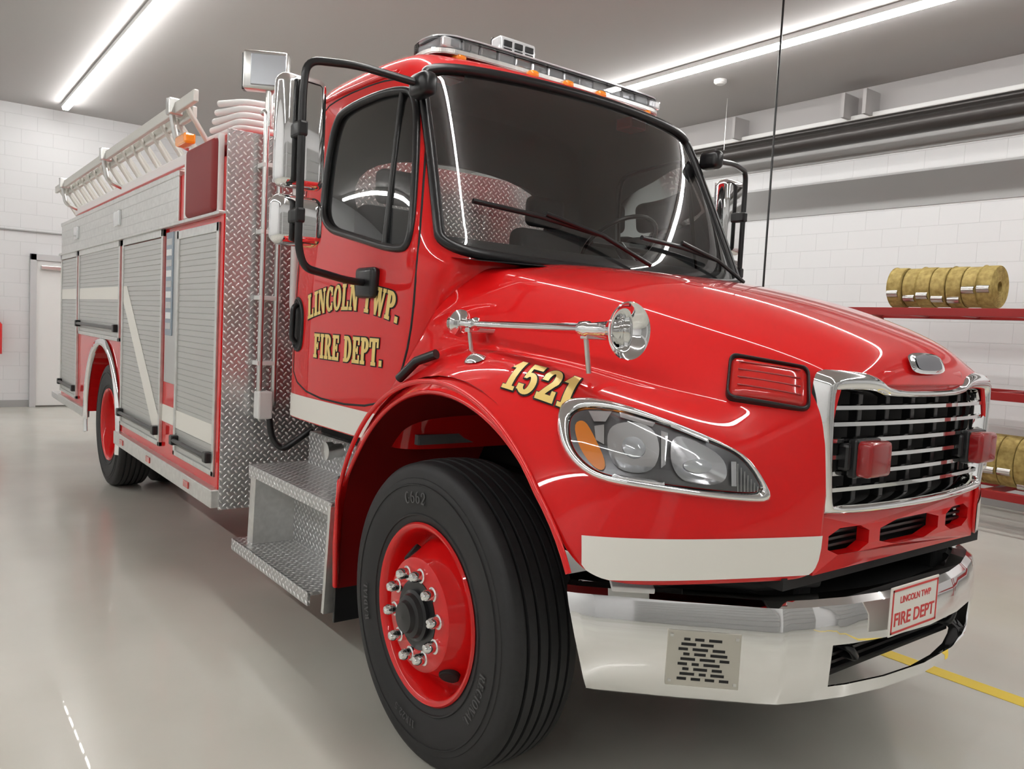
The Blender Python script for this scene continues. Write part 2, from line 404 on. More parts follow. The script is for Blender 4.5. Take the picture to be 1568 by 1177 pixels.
for z in (.33,1.15,1.84):
    for k in range(11): box("slat",-2.0+k*.46,-1.95+k*.46,4.65,5.35,z-.02,z+.03,RACKR,R,.003)
def roll(g,x,y,z,r,w):
    pr=[(-w/2,.05)];k=.055
    while k<r:
        pr+= [(-w/2,k),(-w/2-.004,k+.005),(-w/2,k+.011)];k+=.014
    pr+= [(-w/2+.006,r),(w/2-.006,r)]
    k=r-.002
    while k>.055:
        pr+= [(w/2,k),(w/2+.004,k-.005),(w/2,k-.011)];k-=.014
    pr+=[(w/2,.05),(-w/2,.05)]
    lathe("roll",pr,'x',(x,y,z),HOSE,g,36)
    a=random.uniform(-.7,.2)-2.3
    lathe("coupling",[(-.045,.02),(-.05,.034),(.05,.034),(.045,.02)],'x',(x,y+(r-.01)*math.cos(a),z+(r-.01)*math.sin(a)),STEEL,g,16)
g=G("rolled_fire_hoses",(-1.2,4.95,1.88))
for k in range(7): roll(g,-1.58+k*.132,4.95+.012*((k*5)%3-1),1.88+.195,.185-.006*(k%2),.112)
g=G("rolled_fire_hoses.001",(-.3,4.95,.37))
for k in range(7): roll(g,-.75+k*.13,4.95,.375+.22,.22,.115)
# ------------------------------------------------------------ hood
cage=[
[(-.42,0,1.80),(-.42,.42,1.795),(-.42,.76,1.745),(-.42,.90,1.63),(-.44,.97,1.47),(-.52,1.04,1.27),(-.66,1.12,1.02),(-.70,1.17,.82)],
[(-.22,0,1.785),(-.22,.42,1.78),(-.22,.75,1.725),(-.22,.885,1.60),(-.24,.95,1.46),(-.36,1.06,1.34),(-.53,1.17,1.13),(-.63,1.21,.83)],
[(-.03,0,1.77),(-.03,.41,1.762),(-.03,.73,1.695),(-.03,.86,1.57),(-.04,.92,1.435),(-.08,1.03,1.43),(-.20,1.15,1.315),(-.36,1.215,1.185)],
[(.18,0,1.75),(.18,.40,1.735),(.18,.71,1.66),(.18,.825,1.54),(.18,.89,1.415),(.16,.99,1.435),(.10,1.12,1.395),(.03,1.215,1.32)],
[(.42,0,1.71),(.42,.38,1.692),(.42,.675,1.61),(.42,.785,1.50),(.42,.855,1.39),(.43,.95,1.410),(.43,1.09,1.355),(.41,1.21,1.224)],
[(.66,0,1.655),(.66,.35,1.635),(.66,.62,1.545),(.66,.715,1.44),(.66,.80,1.345),(.65,.91,1.355),(.65,1.05,1.275),(.64,1.20,1.01)],
[(.86,0,1.59),(.86,.32,1.57),(.84,.56,1.495),(.83,.635,1.40),(.82,.73,1.325),(.80,.86,1.295),(.785,1.04,1.14),(.74,1.16,.83)],
[(.99,0,1.53),(.985,.30,1.515),(.95,.505,1.455),(.945,.57,1.37),(.935,.655,1.30),(.915,.77,1.20),(.895,.88,1.03),(.87,.95,.83)],
[(1.045,0,1.475),(1.04,.28,1.46),(1.015,.475,1.425),(1.02,.52,1.33),(1.015,.555,1.22),(1.005,.59,1.10),(1.0,.61,.97),(.99,.63,.83)],
[(1.065,0,1.39),(1.06,.25,1.39),(1.04,.46,1.39),(1.04,.49,1.32),(1.04,.50,1.22),(1.04,.50,1.10),(1.035,.50,.97),(1.035,.50,.83)]]
def build_cage(name,rows,m,crease=()):
    V=[];F=[];nr=len(rows[0]);w=2*nr-1
    for r in rows:
        for k in range(nr-1,0,-1): V.append((r[k][0],-r[k][1],r[k][2]))
        for k in range(nr): V.append(r[k])
    for i in range(len(rows)-1):
        for j in range(w-1):
            a=i*w+j;F.append((a,a+1,a+w+1,a+w))
    me=bpy.data.meshes.new(name);me.from_pydata(V,[],F);me.update()
    bm=bmesh.new();bm.from_mesh(me);bmesh.ops.recalc_face_normals(bm,faces=bm.faces)
    bm.faces.ensure_lookup_table()
    top=max(bm.faces,key=lambda f:f.calc_center_median().z)
    if top.normal.z<0: bmesh.ops.reverse_faces(bm,faces=bm.faces)
    cl=bm.edges.layers.float.get('crease_edge') or bm.edges.layers.float.new('crease_edge')
    bm.verts.ensure_lookup_table()
    for (kk,val) in crease:
        for s in (nr-1-kk,nr-1+kk):
            for i in range(len(rows)-1):
                e=bm.edges.get((bm.verts[i*w+s],bm.verts[(i+1)*w+s]))
                if e:e[cl]=val
    bm.to_mesh(me);bm.free()
    return fin(name,me,m,T,True)
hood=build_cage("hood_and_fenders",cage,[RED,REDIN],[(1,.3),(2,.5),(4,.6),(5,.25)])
ss=hood.modifiers.new("s",'SUBSURF');ss.levels=4;ss.render_levels=4
bpy.context.view_layer.update()
HT=bvh(hood)
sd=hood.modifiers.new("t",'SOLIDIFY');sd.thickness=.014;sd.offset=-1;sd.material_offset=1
bake(hood)
for s in (-1,1):
    V=[];F=[];pts=[]
    for k in range(25):
        a=math.radians(21+(180-21)*k/24);pts.append((.05+.735*math.cos(a),.60+.735*math.sin(a)))
    pts+= [(-.69,.5),(-.70,.40)]
    for (x,z) in pts: V+= [(x,s*(1.17 if x<.5 else 1.17-.45*(x-.5)),z),(x,s*.55,z)]
    for k in range(len(pts)-1): F.append((2*k,2*k+1,2*k+3,2*k+2))
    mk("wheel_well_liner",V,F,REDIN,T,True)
    V=[(-.64,s*1.205,.86),(-.66,s*1.205,.60),(-.67,s*1.195,.42),(-.70,s*1.17,.86),(-.725,s*1.15,.60),(-.735,s*1.13,.42),(-.71,s*.9,.86),(-.73,s*.9,.6),(-.74,s*.9,.42)]
    ob=mk("fender_rear_flare",V,[(0,1,4,3),(1,2,5,4),(3,4,7,6),(4,5,8,7)],RED,T,True)
    sd=ob.modifiers.new("t",'SOLIDIFY');sd.thickness=.012
    lip=[]
    for k in range(40):
        a=math.radians(21+(165-21)*k/39);lip.append((.05+.716*math.cos(a),s*(1.212 if .05+.716*math.cos(a)<.6 else 1.212-.25*(.05+.716*math.cos(a)-.6)),.60+.716*math.sin(a)))
    lip+= [(-.655,s*1.205,.60),(-.665,s*1.197,.42)]
    tube("fender_lip",lip,.009,RED)
box("engine_block",-.40,.85,-.42,.42,.70,1.5,BLKM,T,.05);box("radiator",.86,.93,-.46,.46,.88,1.42,BLKM,T,.01)
# ------------------------------------------------------------ cab
Ls=[(1.0,[(-1.75,0),(-1.75,.6),(-1.75,.97),(-1.68,1.02),(-1.1,1.03),(-.56,1.03),(-.46,1.0),(-.46,.5),(-.46,0)]),
(1.4,[(-1.75,0),(-1.75,.6),(-1.75,.97),(-1.68,1.02),(-1.1,1.03),(-.54,1.03),(-.44,.99),(-.44,.5),(-.44,0)]),
(1.72,[(-1.75,0),(-1.75,.6),(-1.75,.96),(-1.68,1.01),(-1.1,1.015),(-.50,1.01),(-.36,.965),(-.27,.55),(-.22,0)]),
(1.80,[(-1.75,0),(-1.75,.6),(-1.75,.955),(-1.68,1.005),(-1.1,1.01),(-.52,1.0),(-.37,.955),(-.29,.55),(-.24,0)]),
(2.2,[(-1.74,0),(-1.74,.6),(-1.74,.93),(-1.67,.98),(-1.1,.985),(-.69,.96),(-.55,.905),(-.46,.52),(-.42,0)]),
(2.57,[(-1.72,0),(-1.72,.58),(-1.72,.90),(-1.66,.94),(-1.1,.945),(-.83,.91),(-.71,.855),(-.63,.48),(-.60,0)]),
(2.68,[(-1.68,0),(-1.68,.55),(-1.67,.84),(-1.62,.88),(-1.1,.88),(-.88,.85),(-.79,.80),(-.71,.45),(-.68,0)]),
(2.725,[(-1.58,0),(-1.58,.45),(-1.57,.68),(-1.5,.70),(-1.1,.70),(-.98,.68),(-.93,.62),(-.88,.38),(-.86,0)])]
def cabmesh():
    V=[];F=[];n=9;w=16
    for z,p in Ls:
        for q in p: V.append((q[0],q[1],z))
        for k in range(7,0,-1): V.append((p[k][0],-p[k][1],z))
    for i in range(len(Ls)-1):
        for j in range(w):
            a=i*w+j;b=i*w+(j+1)%w;F.append((a,b,b+w,a+w))
    b=(len(Ls)-1)*w
    for k in range(0,8):
        a0=b+k;a1=b+k+1;c0=b+(16-k)%16;c1=b+(16-k-1)%16
        if k==0:F.append((a0,a1,c1))
        elif k==7:F.append((a0,a1,c0))
        else:F.append((a0,a1,c1,c0))
    me=bpy.data.meshes.new("cab_shell");me.from_pydata(V,[],F);me.update();bmfix(me);return me
cab=fin("cab_shell",cabmesh(),[RED,INT],T,True)
ss=cab.modifiers.new("s",'SUBSURF');ss.levels=4;ss.render_levels=4
bpy.context.view_layer.update();CT=bvh(cab)
cab.modifiers["s"].levels=3
sd=cab.modifiers.new("t",'SOLIDIFY');sd.thickness=.035;sd.offset=-1;sd.material_offset=1
win=chaikin([(-1.37,1.94),(-1.0,1.87),(-.60,1.79),(-.535,1.83),(-.60,2.12),(-.71,2.44),(-.79,2.50),(-1.25,2.485),(-1.355,2.44),(-1.38,2.2)],3)
ws=chaikin([(-.925,1.80),(-.60,1.775),(0,1.765),(.60,1.775),(.925,1.80),(.915,1.92),(.885,2.2),(.855,2.54),(.79,2.60),(.4,2.62),(0,2.625),(-.4,2.62),(-.79,2.60),(-.855,2.54),(-.885,2.2),(-.915,1.92)],3)
rw=chaikin([(-.68,1.95),(.68,1.95),(.66,2.42),(-.66,2.42)],3)
c1=prism("c1",win,'y',-1.3,1.3,INT,None);c2=prism("c2",ws,'x',-.86,.2,INT,None);c3=prism("c3",rw,'x',-1.9,-1.6,INT,None)
bake(cab);cut(cab,[c1,c2,c3],transfer=True)
for p in cab.data.polygons:p.use_smooth=True
sharp(cab,40)
PS=Proj(CT,(0,-1.2,0),(1,0,0),(0,0,1),(0,1,0))
PF=Proj(CT,(.3,0,0),(0,1,0),(0,0,1),(-1,0,0))
PR=Proj(CT,(-2.0,0,0),(0,1,0),(0,0,1),(1,0,0))
g1=decal("windshield_glass",ws,PF,GLASS,off=lambda s:-.006,rings=16)
g2=decal("side_window_glass",win,PS,GLASS,off=lambda s:-.012,rings=8);mirror(g2)
decal("rear_window_glass",rw,PR,GLASS,off=lambda s:-.012,rings=3)
tube("windshield_seal",[PF(p[0],p[1],.0) for p in ws],.023,BLK,cyc=True)
t=tube("side_window_seal",[PS(p[0],p[1],.0) for p in win],.017,BLK,cyc=True);mirror(t)
t=tube("window_divider",[PS(-.735,1.83,-.002),(PS(-.80,2.48,-.002))],.013,BLK);mirror(t)
door=chaikin([(-1.62,1.13),(-.62,1.13),(-.50,1.35),(-.47,1.72),(-.53,2.0),(-.66,2.40),(-.74,2.55),(-1.3,2.56),(-1.58,2.53),(-1.63,2.2),(-1.64,1.4)],2)
t=tube("door_gap",[PS(p[0],p[1],-.003) for p in door],.006,BLKM,cyc=True);mirror(t)
t=tube("rain_gutter",[PS(x,2.575,.004) for x in (-1.62,-1.3,-1.0,-.86)],.012,RED);mirror(t)
t=griddecal("white_stripe_cab",-1.72,-.70,1.005,1.12,PS,WHT,20,2,.003);mirror(t)
hd=chaikin([(-1.66,1.34),(-1.52,1.33),(-1.50,1.42),(-1.51,1.56),(-1.60,1.62),(-1.66,1.58)],3)
t=decal("door_handle_recess",hd,PS,BLKM,off=lambda s:.004);mirror(t)
t=ring("door_handle_bezel",hd,[((p[0]+1.585)*.8-1.585,(p[1]-1.47)*.85+1.47) for p in hd],PS,BLK,h=.012);mirror(t)
t=tube("door_handle",fillet([PS(-1.585,1.38,.01),PS(-1.585,1.40,.03),PS(-1.585,1.55,.03),PS(-1.585,1.57,.01)],.02),.014,BLK);mirror(t)
V=[];F=[]
for i in range(25):
    y=-.93+1.86*i/24;zc=1.775+.03*(1-(y/.93)**2)
    V+= [(-.16-.10*(y/.93)**2,y*.9,1.755),(-.45,y,zc)]
for i in range(24):F.append((2*i,2*i+1,2*i+3,2*i+2))
mk("cowl",V,F,BLK,T,True)
box("cab_floor",-1.70,-.46,-.96,.96,1.02,1.06,INT,T,0)
box("dashboard",-.80,-.42,-.93,.93,1.45,1.86,SEAT,T,.06,4)
for y in (-.5,.5):
    box("seat_base",-1.45,-.95,y-.25,y+.25,1.35,1.52,SEAT,T,.06,4);box("seat_back",-1.58,-1.44,y-.25,y+.25,1.5,2.10,SEAT,T,.06,4)
    box("headrest",-1.58,-1.48,y-.13,y+.13,2.12,2.30,SEAT,T,.04,4)
lathe("steering_wheel",[(.012*math.cos(a),.22+.012*math.sin(a)) for a in [k*math.pi/4 for k in range(9)]],'x',(-.88,.5,1.98),BLK,T,40,rot=Matrix.Rotation(math.radians(50),3,'Y'))
tube("steering_column",[(-.88,.5,1.98),(-.6,.5,1.7)],.03,BLK)
box("wheel_spoke",-.90,-.86,.29,.71,1.965,1.995,BLK,T,.005,rot=Matrix.Rotation(math.radians(50),4,'Y'))
def wp(y,z,o):return PF(y,z,o)
tube("wiper_blade",[wp(-.78,1.99,.03),wp(-.5,1.96,.03),wp(-.21,1.915,.03)],.011,BLK)
tube("wiper_arm",[wp(-.47,1.965,.045),wp(-.2,1.90,.05),wp(.05,1.80,.05)],.010,BLK)
tube("wiper_blade_2",[wp(.06,1.93,.03),wp(.35,1.915,.03),wp(.62,1.885,.03)],.011,BLK)
tube("wiper_arm_2",[wp(.33,1.93,.045),wp(.6,1.87,.05),wp(.84,1.79,.05)],.010,BLK)
def archfn(x0,zb_,W_,rise,off):
    def f(u,v,uc):
        t=2*uc/W_;zc=zb_+rise*(1-t*t);sl=-4*rise*t/W_;du=u-uc
        x=x0+uc+du-v*sl*.6;z=zc+v+du*sl
        p=PS(x,z,0);p.y-=off;return p
    return f
for nm,d,off,m_ in (("door_lettering_outline",.0085,.002,BLKM),("door_lettering",.0035,.0045,GOLD)):  # black outline lettered behind the gold, part of the sign
    lettering(nm,"LINCOLN TWP.",.110,.885,archfn(-1.0,1.489,.98,.062,off),m_,d)
    lettering(nm,"FIRE DEPT.",.108,.93,archfn(-1.0,1.322,.7,.0,off),m_,d)
dn=Vector((.0,.86,-.51)).normalized();hn=Vector((1,.06,-.065)).normalized();vn=hn.cross(-dn).normalized()
if vn.z<0: vn=-vn
PN=Proj(HT,(.425,-1.12,1.34),hn,vn,dn)
for nm,d,off,m_ in (("fender_number_outline",.0075,.003,BLKM),("fender_number",.003,.0055,GOLD)):  # gold digits over their own wider black outline
    ob=lettering(nm,"1521",.112,.80,lambda u,v,uc,o=off:PN(u-.38*(v-.05),v-.026,o),m_,d,track=.08)
# ------------------------------------------------------------ headlights etc
PH=Proj(HT,(.70,-1.19,0),(.474,.88,0),(0,0,1),(-.88,.474,0))
ho=chaikin([(0,1.225),(.008,1.285),(.054,1.315),(.15,1.312),(.29,1.272),(.44,1.218),(.515,1.182),(.565,1.12),(.600,1.055),(.515,1.052),(.23,1.082),(.10,1.095),(.045,1.122),(.008,1.17)],2)
hcx,hcy=.28,1.180
def sc(o,k,kz=None):return [Vector((hcx+(p[0]-hcx)*k,hcy+(p[1]-hcy)*(kz or k))) for p in o]
hi=sc(ho,.88,.76)
HL=[]
HL.append(ring("headlight_bezel",ho,hi,PH,CHROME,h=.018,base=-.004))
HL.append(decal("headlight_housing",hi,PH,mat("headlight_inner",(.20,.20,.21),.25,.7),off=lambda s:.003))
HL.append(decal("headlight_lens",hi,PH,LENS,off=lambda s:.014+.022*(1-s*s)))
def poly(name,pts,m,off,n=1,f=None): return decal(name,chaikin(pts,n),PH,m,off=f or (lambda s:off),rings=5)
HL.append(poly("headlight_low_beam",[(.135,1.238),(.20,1.255),(.255,1.240),(.265,1.18),(.235,1.125),(.15,1.125),(.125,1.175)],LTS,0,2,lambda s:.005+.010*s*s))
HL.append(poly("headlight_high_beam",[(.30,1.230),(.37,1.212),(.44,1.175),(.45,1.12),(.41,1.10),(.32,1.105),(.285,1.155)],LTS,0,2,lambda s:.005+.010*s*s))
def bowl(name,a,z,ra,rz,m,dep=.012):
    o=[Vector((a+ra*math.cos(t*math.pi/12),z+rz*math.sin(t*math.pi/12))) for t in range(24)]
    return decal(name,o,PH,m,off=lambda s:.012+dep*(1-s*s),rings=5)
HL.append(bowl("headlight_bulb",.195,1.19,.030,.026,CLR,.010));HL.append(bowl("headlight_bulb",.365,1.150,.040,.018,CLR,.006))
HL.append(poly("headlight_turn_signal",[(.045,1.235),(.075,1.252),(.095,1.215),(.125,1.135),(.10,1.12),(.06,1.165)],AMB,.012,2))
for q in ([(.09,1.272),(.15,1.275),(.13,1.248),(.10,1.246)],[(.10,1.235),(.125,1.24),(.12,1.19),(.10,1.20)],[(.17,1.275),(.26,1.254),(.25,1.243),(.17,1.262)],[(.272,1.235),(.290,1.23),(.275,1.15),(.262,1.14)],[(.13,1.108),(.27,1.097),(.27,1.107),(.14,1.118)],[(.46,1.165),(.475,1.165),(.475,1.10),(.46,1.10)],[(.30,1.246),(.40,1.211),(.40,1.221),(.30,1.256)]):
    HL.append(decal("headlight_facet",q,PH,LTS,off=lambda s:.014,rings=3))
for k in range(7): HL.append(decal("headlight_rib",[(.48+k*.010,1.16-k*.010),(.483+k*.010,1.16-k*.010),(.483+k*.010,1.085),(.48+k*.010,1.085)],PH,STEEL,off=lambda s:.010,rings=2))
HL.append(griddecal("white_stripe_fender",.052,.79,.842,.955,PH,WHT,40,3,.003))
PM=Proj(HT,(.80,-.64,0),(.17,.12,0),(0,0,1),(-.576,.817,0))
ml=rquad([(-.012,1.335),(.205,1.318),(.20,1.425),(-.012,1.448)],.022)
mc=(.095,1.382)
HL.append(decal("warning_light_lens",ml,PM,RLENS,off=lambda s:.008+.022*(1-s**6)))
HL.append(ring("warning_light_bezel",[((p[0]-mc[0])*1.09+mc[0],(p[1]-mc[1])*1.18+mc[1]) for p in ml],[((p[0]-mc[0])*.97+mc[0],(p[1]-mc[1])*.95+mc[1]) for p in ml],PM,BLK,h=.022))
for k in range(4):
    zz=1.352+k*.022;HL.append(tube("warning_light_rib",[PM(a,zz-.07*(a-.09),.030) for a in (.01,.06,.12,.18)],.0025,DLENS))
for o in HL: mirror(o)
PU=Proj(HT,(-.05,-1.1,1.4),(1,0,0),(0,.6,.8),(0,.8,-.6))
t=decal("fender_marker",[Vector((.125+.05*math.cos(k*math.pi/8)-.0,.01+.028*math.sin(k*math.pi/8))) for k in range(16)],PU,CHROME,off=lambda s:.004+.018*(1-s*s));mirror(t)
t=tube("hood_latch",[PU(-.32,-.09,.02),PU(-.24,-.02,.03),PU(-.15,.02,.02)],.018,BLK);mirror(t)
# ------------------------------------------------------------ grille
def bow(y,x0=1.055):return x0-.13*y*y
oy=[(-.535,1.405),(-.50,1.435),(-.30,1.435),(-.235,1.385),(0,1.38),(.235,1.385),(.30,1.435),(.50,1.435),(.535,1.405),(.525,1.2),(.51,1.03),(.48,1.0),(0,.995),(-.48,1.0),(-.51,1.03),(-.525,1.2)]
iy=[(-.487,1.35),(-.472,1.362),(-.30,1.362),(-.235,1.348),(0,1.345),(.235,1.348),(.30,1.362),(.472,1.362),(.487,1.35),(.477,1.2),(.465,1.06),(.452,1.045),(0,1.04),(-.452,1.045),(-.465,1.06),(-.477,1.2)]
O=chaikin(oy,2);I=chaikin(iy,2);n=len(O);V=[];F=[];st=6
for k in range(st+1):
    t=k/st
    for a,b in zip(O,I):
        y=a[0]*(1-t)+b[0]*t;z=a[1]*(1-t)+b[1]*t;V.append((bow(y)-.02+.045*math.sin(math.pi*t)**.6 if 0<t<1 else bow(y)-(.03 if t==0 else .05),y,z))
for k in range(st):
    for i in range(n):F.append((k*n+i,k*n+(i+1)%n,(k+1)*n+(i+1)%n,(k+1)*n+i))
ob=mk("grille_surround",V,F,CHROME,T,True);bmfix(ob.data)
for k in range(6):
    z=1.083+k*.048;V=[];F=[];prf=[(0,.009),(.010,.006),(.010,-.006),(0,-.009),(-.012,-.006),(-.012,.006)]
    for i in range(21):
        y=-.475+.95*i/20
        for (dx,dz) in prf:V.append((bow(y)-.004+dx,y,z+dz))
    for i in range(20):
        for j in range(6):F.append((i*6+j,i*6+(j+1)%6,(i+1)*6+(j+1)%6,(i+1)*6+j))
    mk("grille_bar_%d"%k,V,F,CHROME,T)
for y in (-.32,-.16,0,.16,.32): box("grille_strut",.99,1.02,y-.012,y+.012,1.04,1.36,BLK,T,.002)
box("grille_mesh",.955,.965,-.48,.48,.86,1.40,BLKM,T,0)
box("nose_filler",.98,1.052,-.27,.27,1.36,1.44,RED,T,.02,3)
for y in (-.35,.365):
    box("grille_warning_light",1.055,1.115,y-.062,y+.062,1.125,1.23,DLENS,T,.014,3);box("grille_light_mount",1.02,1.06,y-.085,y+.05,1.14,1.22,BLK,T,.01)
    box("grille_light_back",1.045,1.075,y-.068,y+.068,1.12,1.235,BLK,T,.008)
low=prism("lower_front_panel",[(-.51,.835),(.51,.835),(.51,1.01),(-.51,1.01)],'x',1.0,1.04,RED,None)
cs=[prism("c",chaikin([(a,.885),(b,.885),(b,.965),(a,.965)],1),'x',.9,1.2,BLK,None) for a,b in ((-.45,-.25),(-.19,.19),(.25,.45))]
cut(low,cs);T.add(low)
for v in low.data.vertices: v.co.x+= -.13*v.co.y**2*.8+.008
for a,b in ((-.45,-.25),(-.19,.19),(.25,.45)):
    for z in (.905,.925,.945): box("intake_bar",.985,1.0,a,b,z-.004,z+.004,BLK,T,0)
box("lower_panel_return",.7,1.0,-.62,.62,.80,.835,BLKM,T,0)
em=chaikin([(-.10,-.030),(.10,-.030),(.115,0),(.10,.032),(-.10,.032),(-.115,0)],2)
PE=Proj(HT,(1.2,0,1.452),(0,1,0),(0,0,1),(-1,0,0))
decal("nose_emblem",em,PE,CHROME,off=lambda s:.012 if s>.85 else .016)
decal("nose_emblem_face",[p*.72 for p in em],PE,mat("emblem_face",(.25,.25,.27),.3,.8),off=lambda s:.019)
# ------------------------------------------------------------ bumper
bp=[(.575,-1.06),(.60,-1.04),(.80,-.83),(.965,-.645),(1.0,-.60),(1.035,-.51),(1.075,-.38),(1.105,-.22),(1.12,0)]
bp=bp+[(x,-y) for x,y in bp[-2::-1]]
bpd=[]
for i in range(len(bp)-1):
    for k in range(6): bpd.append((bp[i][0]+(bp[i+1][0]-bp[i][0])*k/6,bp[i][1]+(bp[i+1][1]-bp[i][1])*k/6))
bpd.append(bp[-1])
zs=[(0,-.06),(0,-.022),(.010,-.006),(.04,.004),(.165,.012),(.255,.008),(.288,-.004),(.303,-.024),(.305,-.07)]
V=[];F=[]
for i,(x,y) in enumerate(bpd):
    a=bpd[max(i-1,0)];b=bpd[min(i+1,len(bpd)-1)];tx,ty=b[0]-a[0],b[1]-a[1];l=math.hypot(tx,ty);nx,ny=ty/l,-tx/l
    for (dz,o) in zs:
        f=dz/.305;z=.452*(1-f)+.762*f
        e=max(0,(abs(y)-.75)/.31)*.055*(1-f)
        V.append((x+nx*o+e,y+ny*o-e*(1 if y>0 else -1),z))
m_=len(zs)
for i in range(len(bpd)-1):
    for j in range(m_-1):
        yc=(bpd[i][1]+bpd[i+1][1])/2
        if abs(yc)<.44 and j==3: continue
        F.append((i*m_+j,i*m_+j+1,(i+1)*m_+j+1,(i+1)*m_+j))
for i,(x,y) in enumerate(bpd):
    for j,zz in ((3,.505),(4,.632)):
        v=V[i*m_+j];
        if abs(y)<.47: V[i*m_+j]=(v[0],v[1],zz)
ob=mk("front_bumper",V,F,CHROME,T,True);bmfix(ob.data)
sd=ob.modifiers.new("t",'SOLIDIFY');sd.thickness=.006;sd.offset=-1;bake(ob);sharp(ob,30)
box("bumper_recess",.93,.97,-.5,.5,.47,.70,BLKM,T,0)
for k in range(5): box("bumper_grille_bar",1.0,1.02,-.42,.42,.520+k*.024,.528+k*.024,BLK,T,0)
for s in (-1,1): tube("tow_hook",fillet([(.98,s*.34,.60),(1.06,s*.34,.60),(1.06,s*.30,.56),(.98,s*.30,.56)],.02),.012,BLK)
prism("bumper_top_shelf",[(.62,-.95),(.93,-.60),(1.0,-.45),(1.04,-.2),(1.05,0),(1.04,.2),(1.0,.45),(.93,.60),(.62,.95)],'z',.70,.712,BLKM,T)
for s in (-1,1): tube("tow_hook_bracket",[(.75,s*.75,.79),(.90,s*.60,.79),(.97,s*.4,.79)],.02,BLKM)
box("splash_plate",.66,.78,-1.0,-.88,.785,.80,WHP,T,.003,rot=Matrix.Rotation(math.radians(-40),4,'Z'))
pc=Vector((1.140,-.135,.722))
box("licence_plate",pc.x-.003,pc.x+.003,pc.y-.147,pc.y+.147,pc.z-.075,pc.z+.075,WHT,T,.003)
RT=mat("plate_red",(.6,.02,.02),.4)
for (a,b,c,d_) in ((-.140,.140,.061,.067),(-.140,.140,-.067,-.061),(-.140,-.134,-.067,.067),(.134,.140,-.067,.067)): box("plate_border",pc.x+.003,pc.x+.0045,pc.y+a,pc.y+b,pc.z+c,pc.z+d_,RT,T,0)
text("plate_text","FIRE DEPT",.056,(pc.x+.0035,pc.y,pc.z-.045),(math.pi/2,0,math.pi/2),RT,.001,.0005)
text("plate_text_top","LINCOLN TWP",.028,(pc.x+.0035,pc.y,pc.z+.022),(math.pi/2,0,math.pi/2),RT,.0006,.0005)
t0=Vector((.60,-1.04,0));t1=Vector((1.0,-.60,0));dr=(t1-t0).normalized();nn=Vector((dr.y,-dr.x,0))
SPL=mat("siren_plate_steel",(.55,.53,.47),.4,.6)
def sp(name,a,b,z0,z1,o0,o1,m,bev=.002):
    L=(t1-t0).length;c=t0+dr*((a+b)/2*L)+nn*((o0+o1)/2+.006);an=math.atan2(dr.y,dr.x)
    return box(name,c.x-(b-a)*L/2,c.x+(b-a)*L/2,c.y-(o1-o0)/2,c.y+(o1-o0)/2,z0,z1,m,T,bev,rot=Matrix.Rotation(an,4,'Z'))
sp("siren_plate",.45,.80,.505,.668,.004,.014,SPL)
for k in range(9):
    z=.527+k*.0145;a=.505+.012*(k%3)
    w_=[.045,.07,.03][k%3]
    while a+w_<.755:
        sp("siren_slot",a,a+w_,z-.004,z+.004,.0135,.0148,BLKM,0);a+=w_+.022
        w_=.03+((w_*37+k*.013)%.05)
for a in (.47,.78):
    for z in (.52,.653): sp("siren_bolt",a-.008,a+.008,z-.004,z+.004,.013,.018,STEEL,.001)
# ------------------------------------------------------------ wheels
def wheel(x,s,cy,front=True):
    def L(name,prof,m,seg=72):
        return lathe(name,[(s*o,r) for o,r in prof],'y',(x,s*cy,.52),m,T,seg)
    half=[(.105,.285),(.118,.300),(.128,.33),(.140,.39),(.142,.42),(.137,.46),(.134,.462),(.132,.485),(.124,.503),(.112,.513),(.085,.517),(.084,.507),(.074,.507),(.073,.519),(.046,.521),(.045,.509),(.035,.509),(.034,.522),(.006,.522),(.005,.510)]
    pr=half+[(-a,b) for a,b in half[::-1]]
    L("tyre",pr,RUB,96)
    L("tyre_bead_ring",[(.138,.435),(.1435,.437),(.1435,.441),(.138,.443)],RUB)
    L("tyre_bead_ring",[(.125,.33),(.133,.333),(.134,.338),(.128,.342)],RUB)
    rp=[(.098,.283),(.116,.286),(.122,.300),(.116,.304),(.125,.309),(.132,.303),(.130,.294),(.120,.284),(.09,.276),(.05,.270),(.03,.266)]
    if front: rp+=[(.022,.258),(.03,.25),(.06,.236),(.10,.213),(.128,.199),(.145,.191),(.15,.182),(.15,.09),(.12,.085)]
    else: rp+=[(-.02,.25),(-.06,.22),(-.08,.19),(-.09,.10),(.0,.09)]
    L("wheel_rim",rp,RED)
    if front:
        L("hub",[(.10,.088),(.165,.086),(.17,.075),(.185,.070),(.19,.055),(.205,.05),(.21,.001)],BLK,40)
        L("hub_seal",[(.1495,.118),(.1525,.118),(.1525,.08),(.1495,.08)],BLK,40)
        for k in range(10):
            a=2*math.pi*k/10+.15;c=(x+.143*math.cos(a),s*cy+s*.15,.52+.143*math.sin(a))
            lathe("lug_nut",[(0,.025),(s*.008,.025),(s*.010,.019),(s*.035,.019),(s*.045,.013),(s*.048,.001)],'y',c,CHROME,T,16)
        for a in (-52,128):
            a=math.radians(a)
            nrm=Vector((math.cos(a)*.80,s*.60,math.sin(a)*.80)).normalized()
            c=Vector((x+.222*math.cos(a),s*(cy+.100),.52+.222*math.sin(a)))
            q=Vector((0,0,1)).rotation_difference(nrm)
            lathe("hand_hole",[(.006,.001),(.006,.031),(.003,.035),(-.020,.037)],'z',c,BLKM,T,24,rot=q.to_matrix())
    else:
        for k in range(10):
            a=2*math.pi*k/10;c=(x+.143*math.cos(a),s*cy-s*.09,.52+.143*math.sin(a))
            lathe("lug_nut",[(0,.02),(s*.03,.016),(s*.04,.001)],'y',c,CHROME,T,10)
